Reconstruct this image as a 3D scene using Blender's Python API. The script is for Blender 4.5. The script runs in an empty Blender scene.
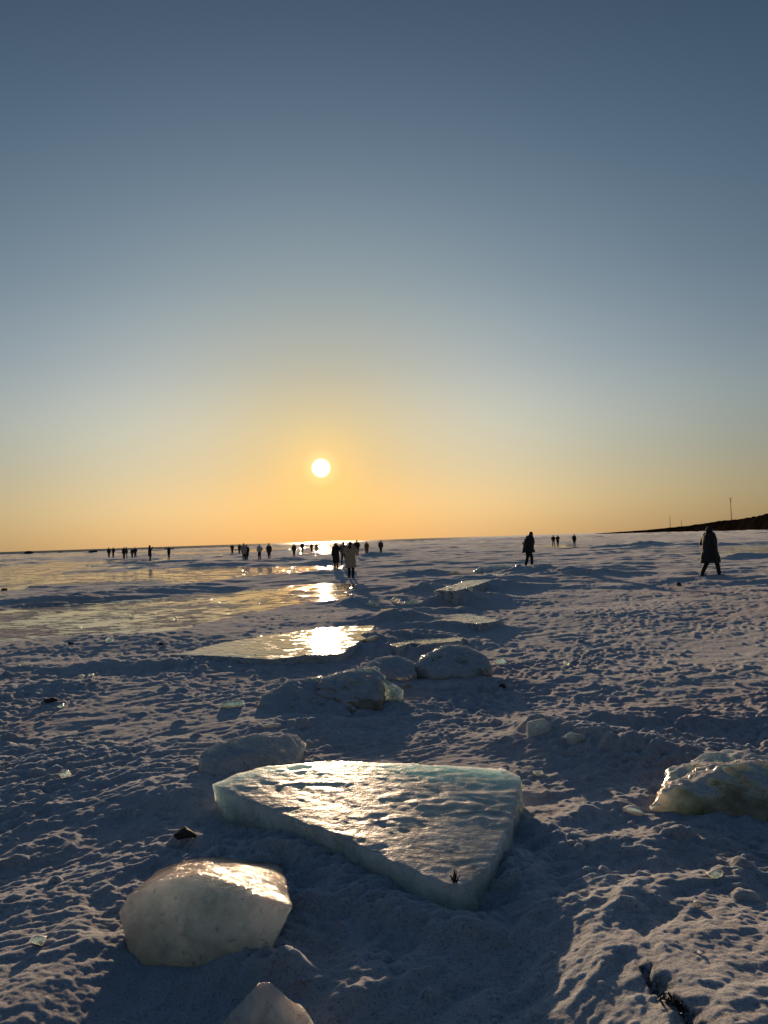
import bpy, bmesh, math, random
import numpy as np
from mathutils import Vector, Matrix
random.seed(11)
sc = bpy.context.scene
COL = sc.collection

# ---------------------------------------------------------------- camera
F = 740.0
EYE = 1.65
roll = math.atan(0.0323)
pitch = math.atan(27.6 * math.cos(roll) / F)
FW = Vector((0, math.cos(pitch), math.sin(pitch)))
R0 = Vector((1, 0, 0)); U0 = Vector((0, -math.sin(pitch), math.cos(pitch)))
RT = math.cos(roll) * R0 - math.sin(roll) * U0
UP = math.sin(roll) * R0 + math.cos(roll) * U0
cam = bpy.data.cameras.new('camera'); cam_o = bpy.data.objects.new('camera', cam)
COL.objects.link(cam_o); sc.camera = cam_o
cam.sensor_fit = 'VERTICAL'; cam.sensor_height = 24; cam.lens = 24 * F / 1024
cam.clip_start = 0.05; cam.clip_end = 60000
m4 = Matrix((RT, UP, -FW)).transposed().to_4x4(); m4.translation = (0, 0, EYE)
cam_o.matrix_world = m4


def ray(x, y):
    return (FW * F + (x - 384) * RT + (512 - y) * UP).normalized()


def at(x, y, z=0.0, b=0.0, c=0.0):
    """The world point where the sight line of a photo pixel meets the plane z + b*X + c*Y."""
    d = ray(x, y)
    t = (z - EYE) / (d.z - b * d.x - c * d.y)
    return Vector((d.x * t, d.y * t, EYE + d.z * t))


SUN = ray(321, 468)
EL = math.asin(SUN.z); AZ = math.atan2(SUN.x, SUN.y)


# ---------------------------------------------------------------- noise
def _h(ix, iy, seed):
    n = (ix.astype(np.int64) * 374761393 + iy.astype(np.int64) * 668265263 + seed * 2147483647 + 1013904223) & 0xFFFFFFFF
    n = ((n ^ (n >> 13)) * 1274126177) & 0xFFFFFFFF
    n = ((n ^ (n >> 16)) * 2246822519) & 0xFFFFFFFF
    return (n ^ (n >> 15)) & 0xFFFFFFFF


def gn(x, y, seed=0):
    """2D gradient noise, about -1..1."""
    ix = np.floor(x); iy = np.floor(y); fx = x - ix; fy = y - iy
    u = fx * fx * fx * (fx * (fx * 6 - 15) + 10); v = fy * fy * fy * (fy * (fy * 6 - 15) + 10)

    def g(dx, dy):
        a = _h(ix + dx, iy + dy, seed) * (2 * math.pi / 4294967296.0)
        return np.cos(a) * (fx - dx) + np.sin(a) * (fy - dy)
    a = g(0, 0); b = g(1, 0); c = g(0, 1); d = g(1, 1)
    return (a + (b - a) * u + (c - a) * v + (a - b - c + d) * u * v) * 1.5


def gn3(p, s, seed=0):
    """Cheap 3D noise from three 2D planes."""
    q = p * s
    return (gn(q[:, 0] + 0.37 * q[:, 2], q[:, 1] - 0.71 * q[:, 2], seed) + gn(q[:, 1] + 0.53 * q[:, 0], q[:, 2] + 0.31 * q[:, 0], seed + 7)
            + gn(q[:, 2] - 0.43 * q[:, 1], q[:, 0] + 0.67 * q[:, 1], seed + 13)) * 0.6


def ss(a, b, x):
    t = np.clip((x - a) / (b - a), 0, 1)
    return t * t * (3 - 2 * t)


def poly_sd(x, y, poly):
    """Signed distance to a polygon, positive inside."""
    best = np.full(x.shape, 1e9); ins = np.zeros(x.shape, bool)
    n = len(poly)
    for i in range(n):
        ax, ay = poly[i]; bx, by = poly[(i + 1) % n]
        ex, ey = bx - ax, by - ay
        t = np.clip(((x - ax) * ex + (y - ay) * ey) / (ex * ex + ey * ey + 1e-12), 0, 1)
        best = np.minimum(best, np.hypot(x - ax - t * ex, y - ay - t * ey))
        cr = (ay > y) != (by > y)
        if ey != 0:
            ins ^= cr & (x < ex * (y - ay) / ey + ax)
    return np.where(ins, best, -best)


# ---------------------------------------------------------------- terrain height
def wpoly(px):
    return [tuple(at(a, b)[:2]) for a, b in px]


ICE_POLYS = [
    # the wide smooth sheet left of the ridge
    (wpoly([(-260, 640), (-120, 618), (0, 609), (68, 604), (135, 599), (223, 592), (262, 586), (322, 582), (360, 583), (352, 593), (330, 602),
            (275, 606), (232, 616), (190, 632), (140, 641), (68, 642), (0, 649), (-120, 662), (-260, 690)]), 0.5),
    (wpoly([(150, 577), (235, 572), (262, 574), (214, 581), (160, 583)]), 0.8),
    (wpoly([(-300, 588), (-100, 572), (0, 566), (70, 561), (140, 560), (60, 570), (70, 577), (20, 588), (0, 594), (-160, 606)]), 1.5),
    (wpoly([(316, 551), (326, 547.5), (340, 547.5), (337, 553), (321, 555)]), 2.0),
    (wpoly([(385, 608), (440, 606), (470, 612), (430, 618), (390, 615)]), 0.25),
]
# snow mounds and pressure-ridge humps: photo pixel of the foot, height, half widths across and along the view
MOUNDS = []
for px, py, h, sx, sy, rot in [
    (606, 752, 0.15, 0.62, 0.36, -0.25), (545, 735, 0.10, 0.35, 0.30, 0), (690, 772, 0.06, 0.40, 0.25, -.3), (640, 722, .10, 0.9, .35, -.1),
    (255, 868, 0.09, 0.45, 0.22, -0.5), (380, 922, 0.04, 0.40, 0.16, -0.6), (170, 800, 0.05, 0.3, 0.3, 0), (505, 880, 0.05, 0.12, 0.4, .3),
    (300, 730, 0.05, 0.5, 0.30, 0.2), (400, 706, 0.04, 0.5, 0.25, 0), (470, 684, 0.06, 0.7, 0.3, 0.1), (420, 640, 0.14, 0.7, 0.5, 0),
    (400, 622, 0.16, 0.9, 0.8, 0.2), (440, 612, .12, 1.6, .6, 0), (425, 592, 0.22, 0.8, 0.8, 0.3), (470, 584, 0.20, 1.8, 1.0, 0.1), (535, 574, 0.26, 1.5, 1.0, 0.0),
    (580, 575, 0.24, 1.7, 1.0, 0.0), (430, 574, .2, 1.2, 1.0, 0), (590, 548, 0.2, 3.0, 2.5, 0), (640, 547, 0.36, 5.5, 2.2, 0.05), (690, 546, 0.24, 5.0, 2.0, 0),
    (770, 556, .2, 3.0, 1.5, 0), (255, 563, 0.25, 3.2, 1.5, 0), (290, 561, 0.30, 2.5, 1.5, 0), (330, 563, 0.25, 2.0, 1.5, 0), (378, 556, 0.3, 2.6, 1.5, 0),
    (150, 563, 0.2, 5.0, 2.5, 0), (110, 560, 0.22, 4.0, 2.5, 0), (200, 566, 0.2, 4.0, 2.5, 0), (70, 600, .14, 2.6, .9, .1), (160, 592, .16, 3.2, 1.1, .1),
    (140, 668, 0.10, 1.3, 0.5, 0.1), (60, 690, 0.05, 0.9, 0.4, 0.2), (380, 648, .12, .35, .8, .2), (360, 602, .16, .5, 1.0, .2), (385, 690, .04, .3, .3, 0),
    (700, 905, 0.03, 0.55, 0.26, 0.15), (640, 872, 0.04, 0.30, 0.16, -.7), (575, 830, 0.04, .2, .2, -.6), (620, 935, .03, .16, .12, 0),
    (450, 629, .13, 1.1, .35, 0), (400, 624, .10, .5, .3, 0), (430, 652, .10, .45, .22, 0), (470, 598, .18, .9, .6, .5), (500, 588, .18, .9, .6, .5), (450, 601, .24, .7, .5, .3), (275, 985, 0.11, 0.18, 0.08, -.5), (205, 985, .03, .2, .08, 0), (300, 850, .05, .26, .10, -.75), (350, 890, .035, .28, .12, -.75), (410, 928, .04, .24, .10, -.6), (462, 945, .04, .15, .10, 0), (545, 850, .05, .10, .3, .2), (230, 815, .08, .2, .14, -.6), (370, 1000, 0.05, 0.3, 0.2, 0),
]:
    p = at(px, py)
    MOUNDS.append((p.x, p.y, h, sx, sy, math.cos(rot), math.sin(rot)))
CRACK = [tuple(at(a, b, .17)[:2]) for a, b in [(648, 972), (658, 988), (668, 1003), (681, 1020), (700, 1045)]]


def ice_mask(x, y):
    r = np.hypot(x, y)
    wx = x + 0.35 * gn(x / 1.3, y / 1.3, 41) + 0.9 * gn(x / 6, y / 6, 43) * ss(8, 40, r)
    wy = y + 0.35 * gn(x / 1.1, y / 1.1, 42) + 0.9 * gn(x / 5, y / 5, 44) * ss(8, 40, r)
    m = np.zeros(x.shape)
    for poly, soft in ICE_POLYS:
        m = np.maximum(m, ss(-soft * 0.4, soft * 0.4, poly_sd(wx, wy, poly)))
    # far away: open panes of ice between fields of rough snow, more of them to the left
    left = ss(0.25, -0.35, x / (r + 1e-6))
    n = 0.75 * gn(x / 17, y / 26, 51) + 0.5 * gn(x / 7, y / 10, 52) + .7 * gn(x / 60, y / 95, 53) + 0.30 * gn(x / 2.6, y / 3.4, 54) - 0.36 + 0.62 * left - 0.55 * np.exp(-((x / (r + 1e-6) + .03) / .10) ** 2) * ss(520, 300, r)
    m = np.maximum(m, ss(-0.05, 0.22, n) * ss(32, 46, r) * ss(480, 330, r))
    brk = 0.6 * gn(x / 1.7, y / 1.2, 61) + 0.5 * gn(x / 0.6, y / 0.45, 62)
    return np.clip(m * (1 - 0.8 * ss(0.66, 0.85, brk)), 0, 1)


def octv(x, y, lam, amp, seed, lod, ax=1.0):
    w = np.clip((lam / lod - 1.3) / 1.4, 0, 1)
    return amp * w * gn(x / (lam * ax), y / lam, seed)


def clods(x, y, cell, share, rmin, rmax, seed):
    """Loose crumbs and clods of snow: low domes of random size scattered over the ground."""
    out = np.zeros(x.shape)
    ix = np.floor(x / cell); iy = np.floor(y / cell)
    for dx in (-1, 0, 1):
        for dy in (-1, 0, 1):
            h = _h(ix + dx, iy + dy, seed)
            a = (h & 1023) / 1023.0; b = ((h >> 10) & 1023) / 1023.0; c = ((h >> 20) & 1023) / 1023.0
            on = c < share; c = c / share
            rad = rmin + (rmax - rmin) * c * c
            d = np.hypot(x - (ix + dx + a) * cell, (y - (iy + dy + b) * cell) * (1.0 + .5 * a)) / rad
            k = np.where(on & (d < 1), (1 - d * d) ** .75 * rad * (.35 + .45 * b), 0) if True else 0
            out = np.maximum(out, np.nan_to_num(k))
    return out


def snow_height(x, y, lod):
    r = np.hypot(x, y)
    # wind ridges run from near left to far right
    c, s = math.cos(0.62), math.sin(0.62)
    u = c * x + s * y; v = -s * x + c * y
    u = u + 0.30 * gn(x / 0.9, y / 0.9, 3); v = v + 0.16 * gn(x / 0.7, y / 0.7, 4)
    mod = 0.75 + 0.55 * gn(x / 2.3, y / 2.3, 5)
    mod = np.clip(mod, 0.25, 1.5)
    h = octv(x, y, 9.0, 0.07, 6, lod) + octv(x, y, 3.3, 0.05, 7, lod)
    h = h + ss(7, 14, r) * (octv(x, y, 7.0, 0.09, 8, lod, 1.6) + octv(x, y, 2.4, 0.05, 9, lod, 1.7))
    h = h + ss(13, 26, r) * (octv(x, y, 1.1, 0.05, 10, lod, 1.8) + octv(x, y, 0.55, 0.03, 29, lod, 1.6) + octv(x, y, 2.6, 0.05, 38, lod, 2.0)) + ss(30, 70, r) * octv(x, y, 5.0, 0.12, 39, lod, 1.8)
    rug = np.clip(.95 + 1.1 * gn(x / 1.9, y / 1.5, 23) + .8 * gn(x / 6.5, y / 5.5, 24), .25, 1.9)

    def ridged(lam, amp, seed, ax):
        w = np.clip((lam / lod - 1.6) / 1.6, 0, 1)
        return amp * w * (0.45 - np.abs(gn(u / (lam * ax), v / lam, seed))) * 1.6
    h = h + mod * (1 - .35 * ss(4, 8, r)) * (ridged(0.95, 0.022, 11, 1.9) + ridged(0.46, 0.014, 12, 1.7) + octv(u, v, 0.27, 0.020, 13, lod, 1.5))
    h = h + rug * (1 + 0.55 * ss(3.6, 6.5, r)) * (ridged(0.19, 0.0125, 14, 1.5) + ridged(0.095, 0.0085, 15, 1.35) + octv(x, y, 0.10, 0.0045, 19, lod) + octv(x, y, 0.042, 0.0042, 16, lod) + octv(x, y, 0.021, 0.0024, 17, lod))
    near = r < 16
    if near.any():
        xn, yn, ln = x[near], y[near], lod[near]
        un, vn = u[near], v[near]
        patch = ss(-.25, .35, gn(xn / 1.1, yn / 1.1, 25))
        e = octv(un, vn, 0.05, 0.0042, 18, ln, 4.0) * (1 - .5 * patch)
        e = e + clods(xn + .006 * gn(xn / .03, yn / .03, 26), yn + .006 * gn(xn / .03, yn / .03, 27), .085, .45, .010, .034, 28) * patch * np.clip(.03 / ln - .9, 0, 1)
        e = e + clods(xn + .015 * gn(xn / .06, yn / .06, 35), yn + .015 * gn(xn / .06, yn / .06, 36), .30, .35, .03, .085, 37) * .8 * np.clip(.07 / ln - .9, 0, 1)
        g = np.zeros(x.shape); g[near] = e * ss(16, 11, r[near]); h = h + g
    # lumps and old foot marks
    pits = gn(x / 0.33, y / 0.24, 21)
    h = h - 0.010 * ss(0.30, 0.70, pits) * ss(0.02, 0.06, 0.33 / np.maximum(lod, 1e-4) - 2) * ss(0.0, 0.4, gn(x / 1.6, y / 1.6, 22) + 0.3)
    # the bank rises towards the photographer on both sides of the slab's hollow
    h = h + 0.22 * ss(4.1, 2.0, r) * ss(0.35, 0.95, x) * ss(0.9, 1.5, r) + 0.16 * ss(4.6, 2.2, r) * ss(-0.95, -1.4, x) * ss(.9, 1.5, r)
    # broken rough ice far out
    far = ss(60, 260, r)
    h = h + far * (octv(x, y, 14.0, 0.16, 31, lod, 2.0) + octv(x, y, 34.0, 0.22, 32, lod, 2.2))
    rough = ss(200, 420, r) * 1.6
    h = h + rough * (octv(x, y, 2.6, 0.12, 33, lod) + octv(x, y, 6.0, 0.26, 34, lod, 1.5))
    return h


def terrain(x, y, lod):
    ice = ice_mask(x, y)
    h = snow_height(x, y, lod)
    hi = -0.03 + 0.003 * gn(x / 2.2, y / 2.2, 71) + octv(x, y, 0.5, 0.0010, 72, lod)
    h = h * (1 - ice) + hi * ice
    for mx, my, mh, sx, sy, c, s in MOUNDS:
        dx = x - mx; dy = y - my
        u = (c * dx + s * dy) / sx; v = (-s * dx + c * dy) / sy
        q = u * u + v * v
        near = q < 12
        if near.any():
            k = np.zeros(x.shape)
            lump = 1 + 0.45 * gn(x[near] / (0.5 * sx + .1), y[near] / (0.5 * sy + .1), 81) + 0.40 * (0.4 - np.abs(gn(x[near] / (0.22 * sx + .06), y[near] / (0.22 * sy + .06), 82)) * 1.2)
            k[near] = mh * np.exp(-q[near] * 0.9) * lump
            h = h + k
            ice = ice * (1 - np.clip(k / 0.06, 0, 1))
    # the cracked groove with dark grit at lower right
    d = np.full(x.shape, 9.0)
    near = (np.abs(x - CRACK[2][0]) < 1.2) & (np.abs(y - CRACK[2][1]) < 1.2)
    if near.any():
        xx = x[near] + 0.03 * gn(x[near] / 0.08, y[near] / 0.08, 91); yy = y[near] + 0.03 * gn(x[near] / 0.09, y[near] / 0.09, 92)
        b = np.full(xx.shape, 9.0)
        for (ax, ay), (bx, by) in zip(CRACK[:-1], CRACK[1:]):
            ex, ey = bx - ax, by - ay
            t = np.clip(((xx - ax) * ex + (yy - ay) * ey) / (ex * ex + ey * ey), 0, 1)
            b = np.minimum(b, np.hypot(xx - ax - t * ex, yy - ay - t * ey))
        d[near] = b
    crack = ss(0.03, 0.004, d)
    h = h - 0.025 * crack
    grit = np.clip(ss(0.06, 0.008, d) + 0.0, 0, 1)
    return h, ice, grit


def H(x, y):
    return float(terrain(np.array([x], float), np.array([y], float), np.array([0.012]))[0][0])


# ---------------------------------------------------------------- materials
def mat(name):
    m = bpy.data.materials.new(name); m.use_nodes = True
    return m, m.node_tree, m.node_tree.nodes['Principled BSDF']


def N(nt, t, **kw):
    n = nt.nodes.new(t)
    for k, v in kw.items():
        if hasattr(n, k):
            setattr(n, k, v)
        else:
            n.inputs[k.replace('_', ' ')].default_value = v
    return n


def L(nt, a, b):
    nt.links.new(a, b)


def noise(nt, pos, scale, detail=3, rough=0.55, vec=None):
    n = N(nt, 'ShaderNodeTexNoise'); n.inputs['Scale'].default_value = scale; n.inputs['Detail'].default_value = detail
    n.inputs['Roughness'].default_value = rough
    if vec:
        mp = N(nt, 'ShaderNodeMapping'); mp.inputs['Scale'].default_value = vec
        L(nt, pos, mp.inputs['Vector']); pos = mp.outputs[0]
    L(nt, pos, n.inputs['Vector'])
    return n.outputs['Fac']


def ramp(nt, fac, stops, interp='LINEAR'):
    r = N(nt, 'ShaderNodeValToRGB')
    e = r.color_ramp.elements
    while len(e) < len(stops):
        e.new(0.5)
    for i, (p, c) in enumerate(stops):
        e[i].position = p; e[i].color = (c, c, c, 1) if not hasattr(c, '__len__') else (*c, 1)
    r.color_ramp.interpolation = interp
    L(nt, fac, r.inputs[0])
    return r.outputs[0]


def mixc(nt, fac, a, b):
    m = N(nt, 'ShaderNodeMix'); m.data_type = 'RGBA'
    for s, v in ((m.inputs[0], fac), (m.inputs[6], a), (m.inputs[7], b)):
        if isinstance(v, (int, float)):
            s.default_value = v
        elif isinstance(v, tuple):
            s.default_value = (*v, 1)
        else:
            L(nt, v, s)
    return m.outputs[2]


def mth(nt, op, a, b=0.0):
    m = N(nt, 'ShaderNodeMath', operation=op)
    for s, v in zip(m.inputs, (a, b)):
        if isinstance(v, (int, float)):
            s.default_value = v
        else:
            L(nt, v, s)
    return m.outputs[0]


def bump(nt, h, dist, strength=1.0, nrm=None):
    b = N(nt, 'ShaderNodeBump'); b.inputs['Distance'].default_value = dist; b.inputs['Strength'].default_value = strength
    L(nt, h, b.inputs['Height'])
    if nrm:
        L(nt, nrm, b.inputs['Normal'])
    return b.outputs[0]


def ground_material():
    m, nt, p = mat('frozen_sea_snow')
    pos = N(nt, 'ShaderNodeNewGeometry').outputs['Position']
    ia = N(nt, 'ShaderNodeAttribute', attribute_name='ice').outputs['Fac']
    ga = N(nt, 'ShaderNodeAttribute', attribute_name='grit').outputs['Fac']
    # snow: dirty granular, slightly rosy patches, sand
    n1 = noise(nt, pos, 0.9, 4); n2 = noise(nt, pos, 7.0, 5, .65); n3 = noise(nt, pos, 90, 3, .7)
    snow = mixc(nt, ramp(nt, n1, [(.35, 0), (.65, 1)]), SNOW_A, SNOW_B)
    snow = mixc(nt, ramp(nt, n2, [(.5, 0), (.72, .55)]), snow, SNOW_C)
    rd = noise(nt, pos, .16, 4, .6)
    snow = mixc(nt, ramp(nt, rd, [(.50, 0), (.62, .65)]), snow, (.37, .27, .275))
    snow = mixc(nt, ramp(nt, n3, [(.52, 0), (.68, .75)]), snow, (.11, .10, .095))
    gr = noise(nt, pos, 55, 4, .7)
    gmask = mth(nt, 'MULTIPLY', ga, ramp(nt, gr, [(.38, 0), (.55, 1)]))
    snow = mixc(nt, gmask, snow, (.012, .010, .009))
    # ice: grey-blue, frosted scratches
    i1 = noise(nt, pos, 1.4, 5, .6); i2 = noise(nt, pos, 9.0, 5, .65, (1, 1.6, 1))
    ice = mixc(nt, ramp(nt, i1, [(.35, 0), (.7, 1)]), (.10, .125, .14), (.26, .28, .29))
    ice = mixc(nt, ramp(nt, i2, [(.58, 0), (.75, .6)]), ice, (.40, .40, .41))
    i3 = noise(nt, pos, 2.6, 6, .7, (.6, 2.2, 1))
    ice = mixc(nt, ramp(nt, i3, [(.50, 0), (.66, .7)]), ice, (.24, .16, .10))
    d1 = noise(nt, pos, 3.0, 6, .72, (.7, 1.6, 1)); d2 = noise(nt, pos, .55, 3, .6)
    dust = ramp(nt, mth(nt, 'ADD', d1, mth(nt, 'MULTIPLY', d2, .55)), [(.77, 0), (.88, .9)])
    fac = ramp(nt, mth(nt, 'ADD', ia, mth(nt, 'MULTIPLY', mth(nt, 'SUBTRACT', n2, .5), 1.1)), [(.42, 0), (.58, 1)])
    fac = mth(nt, 'MULTIPLY', fac, mth(nt, 'SUBTRACT', 1.0, dust))
    wa = N(nt, 'ShaderNodeAttribute', attribute_name='water').outputs['Fac']
    L(nt, mixc(nt, wa, mixc(nt, fac, snow, ice), (.022, .030, .045)), p.inputs['Base Color'])
    rg = mixc(nt, ramp(nt, i2, [(.4, 0), (.75, 1)]), (.03, .03, .03), (.06, .06, .06))
    rg = mixc(nt, ramp(nt, i3, [(.52, 0), (.68, 1)]), rg, (.09, .09, .09))
    L(nt, mixc(nt, wa, mixc(nt, ramp(nt, fac, [(.55, 0), (.74, 1)]), (.62, .62, .62), rg), (.42, .42, .42)), p.inputs['Roughness'])
    L(nt, mth(nt, 'ADD', ramp(nt, fac, [(.72, .0), (.95, .5)]), mth(nt, 'MULTIPLY', wa, .06)), p.inputs['Specular IOR Level'])
    p.inputs['Specular Tint'].default_value = (1, .93, .80, 1)
    L(nt, mth(nt, 'MULTIPLY', mth(nt, 'SUBTRACT', mth(nt, 'SUBTRACT', 1.0, fac), wa), .85), p.inputs['Subsurface Weight']); p.inputs['Subsurface Radius'].default_value = (.022, .030, .042); p.inputs['Subsurface Scale'].default_value = 1.0
    p.inputs['IOR'].default_value = 1.33
    L(nt, mth(nt, 'MULTIPLY', mth(nt, 'SUBTRACT', mth(nt, 'SUBTRACT', 1.0, fac), wa), .40), p.inputs['Sheen Weight']); p.inputs['Sheen Roughness'].default_value = .55; p.inputs['Sheen Tint'].default_value = (.95, .97, 1, 1)
    b1 = noise(nt, pos, 26, 5, .68); b2 = noise(nt, pos, 120, 3, .7)
    b0 = noise(nt, pos, 3.2, 3, .6)
    hs = mth(nt, 'ADD', mth(nt, 'MULTIPLY', b0, .035), mth(nt, 'ADD', mth(nt, 'MULTIPLY', b1, .028), mth(nt, 'MULTIPLY', b2, .014)))
    c1 = noise(nt, pos, 5.0, 4, .6, (1, 1.5, 1)); c2 = noise(nt, pos, 60, 3, .6)
    hi = mth(nt, 'ADD', mth(nt, 'MULTIPLY', c1, .0006), mth(nt, 'MULTIPLY', c2, .00008))
    hh = mth(nt, 'ADD', mth(nt, 'MULTIPLY', hs, mth(nt, 'SUBTRACT', 1.0, fac)), mth(nt, 'MULTIPLY', hi, fac))
    wv = noise(nt, pos, .22, 4, .6)
    hh = mth(nt, 'ADD', hh, mth(nt, 'MULTIPLY', mth(nt, 'MULTIPLY', wv, wa), 1.6))
    L(nt, bump(nt, hh, 1.0, .8), p.inputs['Normal'])
    return m


SNOW_A = (.55, .56, .58); SNOW_B = (.48, .475, .49); SNOW_C = (.44, .395, .375)


def ice_material(name, tint=(.62, .68, .68), sss=.8, trans=.35, rough=.16, wave=.006, wscale=7.0, dirt=.25, rad=.10, crust=0.0, dent=1.2, packed=False):
    m, nt, p = mat(name)
    pos = N(nt, 'ShaderNodeNewGeometry').outputs['Position']
    n1 = noise(nt, pos, 5.0, 5, .6); n2 = noise(nt, pos, 24, 4, .65); n3 = noise(nt, pos, 85, 3, .7)
    wp = N(nt, 'ShaderNodeVectorMath', operation='ADD'); ns_ = N(nt, 'ShaderNodeTexNoise'); ns_.inputs['Scale'].default_value = 9; L(nt, pos, ns_.inputs['Vector'])
    sc_ = N(nt, 'ShaderNodeVectorMath', operation='SCALE'); sc_.inputs['Scale'].default_value = .07; L(nt, ns_.outputs['Color'], sc_.inputs[0]); L(nt, pos, wp.inputs[0]); L(nt, sc_.outputs[0], wp.inputs[1])
    vo = N(nt, 'ShaderNodeTexVoronoi'); vo.feature = 'DISTANCE_TO_EDGE'; vo.inputs['Scale'].default_value = 5.5; L(nt, wp.outputs[0], vo.inputs['Vector'])
    crk = ramp(nt, vo.outputs['Distance'], [(0, 1), (.020, .25), (.045, 0)])
    vd = N(nt, 'ShaderNodeTexVoronoi'); vd.feature = 'F1'; vd.inputs['Scale'].default_value = 8.0; L(nt, wp.outputs[0], vd.inputs['Vector'])
    c = mixc(nt, ramp(nt, n1, [(.34, 0), (.66, 1)]), tuple(v * .84 for v in tint), tuple(min(1, v * 1.2) for v in tint))
    c = mixc(nt, mth(nt, 'MULTIPLY', crk, ramp(nt, n2, [(.4, 0), (.6, .8)])), c, (.85, .86, .84))
    c = mixc(nt, ramp(nt, n2, [(.6, 0), (.72, dirt)]), c, (.16, .15, .13))
    if crust:
        g = N(nt, 'ShaderNodeNewGeometry'); sz = N(nt, 'ShaderNodeSeparateXYZ'); L(nt, g.outputs['Normal'], sz.inputs[0])
        k = mth(nt, 'ADD', mth(nt, 'MULTIPLY', sz.outputs[2], .8), mth(nt, 'ADD', mth(nt, 'MULTIPLY', n1, 1.3), mth(nt, 'MULTIPLY', n2, .5)))
        cf = ramp(nt, mth(nt, 'ADD', k, crust - 1.45), [(.0, 0), (.22, 1)])
        if packed:      # snow packed against the broken edge
            cf = mth(nt, 'MAXIMUM', cf, ramp(nt, sz.outputs[2], [(.55, 1), (.85, 0)]))
        c = mixc(nt, cf, c, mixc(nt, ramp(nt, n3, [(.45, 0), (.7, .8)]), SNOW_A, (.2, .18, .17)))
        inv = mth(nt, 'SUBTRACT', 1.0, cf)
    else:
        inv = 1.0
    L(nt, c, p.inputs['Base Color'])
    if crust:
        L(nt, mth(nt, 'ADD', mth(nt, 'MULTIPLY', inv, sss - .1), .1), p.inputs['Subsurface Weight'])
        L(nt, mth(nt, 'MULTIPLY', inv, .5), p.inputs['Specular IOR Level'])
    else:
        p.inputs['Subsurface Weight'].default_value = sss
    p.inputs['Subsurface Radius'].default_value = (rad * .6, rad, rad * 1.15)
    p.inputs['Subsurface Scale'].default_value = 1.0
    p.inputs['IOR'].default_value = 1.31
    tw = ramp(nt, n1, [(.34, min(1, trans * 1.25)), (.66, trans * .7)])
    L(nt, mth(nt, 'MULTIPLY', tw, inv), p.inputs['Transmission Weight'])
    rr_ = ramp(nt, n2, [(.35, rough), (.7, rough * 2.0)])
    L(nt, mixc(nt, mth(nt, 'SUBTRACT', 1.0, inv), rr_, (.8, .8, .8)) if crust else rr_, p.inputs['Roughness'])
    w = noise(nt, pos, wscale, 4, .55, (1, 1.7, 1))
    h = mth(nt, 'ADD', mth(nt, 'MULTIPLY', w, wave), mth(nt, 'ADD', mth(nt, 'MULTIPLY', n2, wave * .35), mth(nt, 'MULTIPLY', n3, wave * .10 + .0004)))
    h = mth(nt, 'SUBTRACT', h, mth(nt, 'MULTIPLY', crk, .003 if name.startswith('clear') else 0.0))
    h = mth(nt, 'ADD', h, mth(nt, 'MULTIPLY', vd.outputs['Distance'], wave * dent))
    L(nt, bump(nt, h, 1.0, 1.0), p.inputs['Normal'])
    return m


def plain(name, col, rough=.9, var=.35, scale=14, bmp=.004):
    m, nt, p = mat(name)
    pos = N(nt, 'ShaderNodeTexCoord').outputs['Object']
    n = noise(nt, pos, scale, 4, .6)
    L(nt, mixc(nt, ramp(nt, n, [(.35, 0), (.65, 1)]), tuple(v * (1 - var) for v in col), tuple(v * (1 + var) for v in col)), p.inputs['Base Color'])
    p.inputs['Roughness'].default_value = rough
    L(nt, bump(nt, n, bmp, .8), p.inputs['Normal'])
    return m


# ---------------------------------------------------------------- mesh helpers
def link(name, me, m, parent=None):
    o = bpy.data.objects.new(name, me); COL.objects.link(o)
    if m:
        me.materials.clear(); me.materials.append(m)
    if parent:
        o.parent = parent
    return o


def tag(o, label=None, cat=None, group=None, kind=None):
    for k, v in (('label', label), ('category', cat), ('group', group), ('kind', kind)):
        if v:
            o[k] = v
    return o


def voxel(bm, size, smooth=3, name='mesh'):
    """One continuous skin round everything in the bmesh."""
    me = bpy.data.meshes.new('raw'); bm.to_mesh(me); bm.free()
    o = bpy.data.objects.new('raw', me); COL.objects.link(o)
    r = o.modifiers.new('r', 'REMESH'); r.mode = 'VOXEL'; r.voxel_size = size; r.adaptivity = 0.0
    if smooth:
        s = o.modifiers.new('s', 'SMOOTH'); s.iterations = smooth; s.factor = .5
    dg = bpy.context.evaluated_depsgraph_get()
    out = bpy.data.meshes.new_from_object(o.evaluated_get(dg)); out.name = name
    bpy.data.objects.remove(o); bpy.data.meshes.remove(me)
    out.shade_smooth()
    return out


def verts_of(me):
    a = np.empty(len(me.vertices) * 3, np.float32); me.vertices.foreach_get('co', a)
    return a.reshape(-1, 3).astype(float)


def normals_of(me):
    a = np.empty(len(me.vertices) * 3, np.float32); me.vertices.foreach_get('normal', a)
    return a.reshape(-1, 3).astype(float)


def set_verts(me, v):
    me.vertices.foreach_set('co', v.astype(np.float32).ravel()); me.update()


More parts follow.
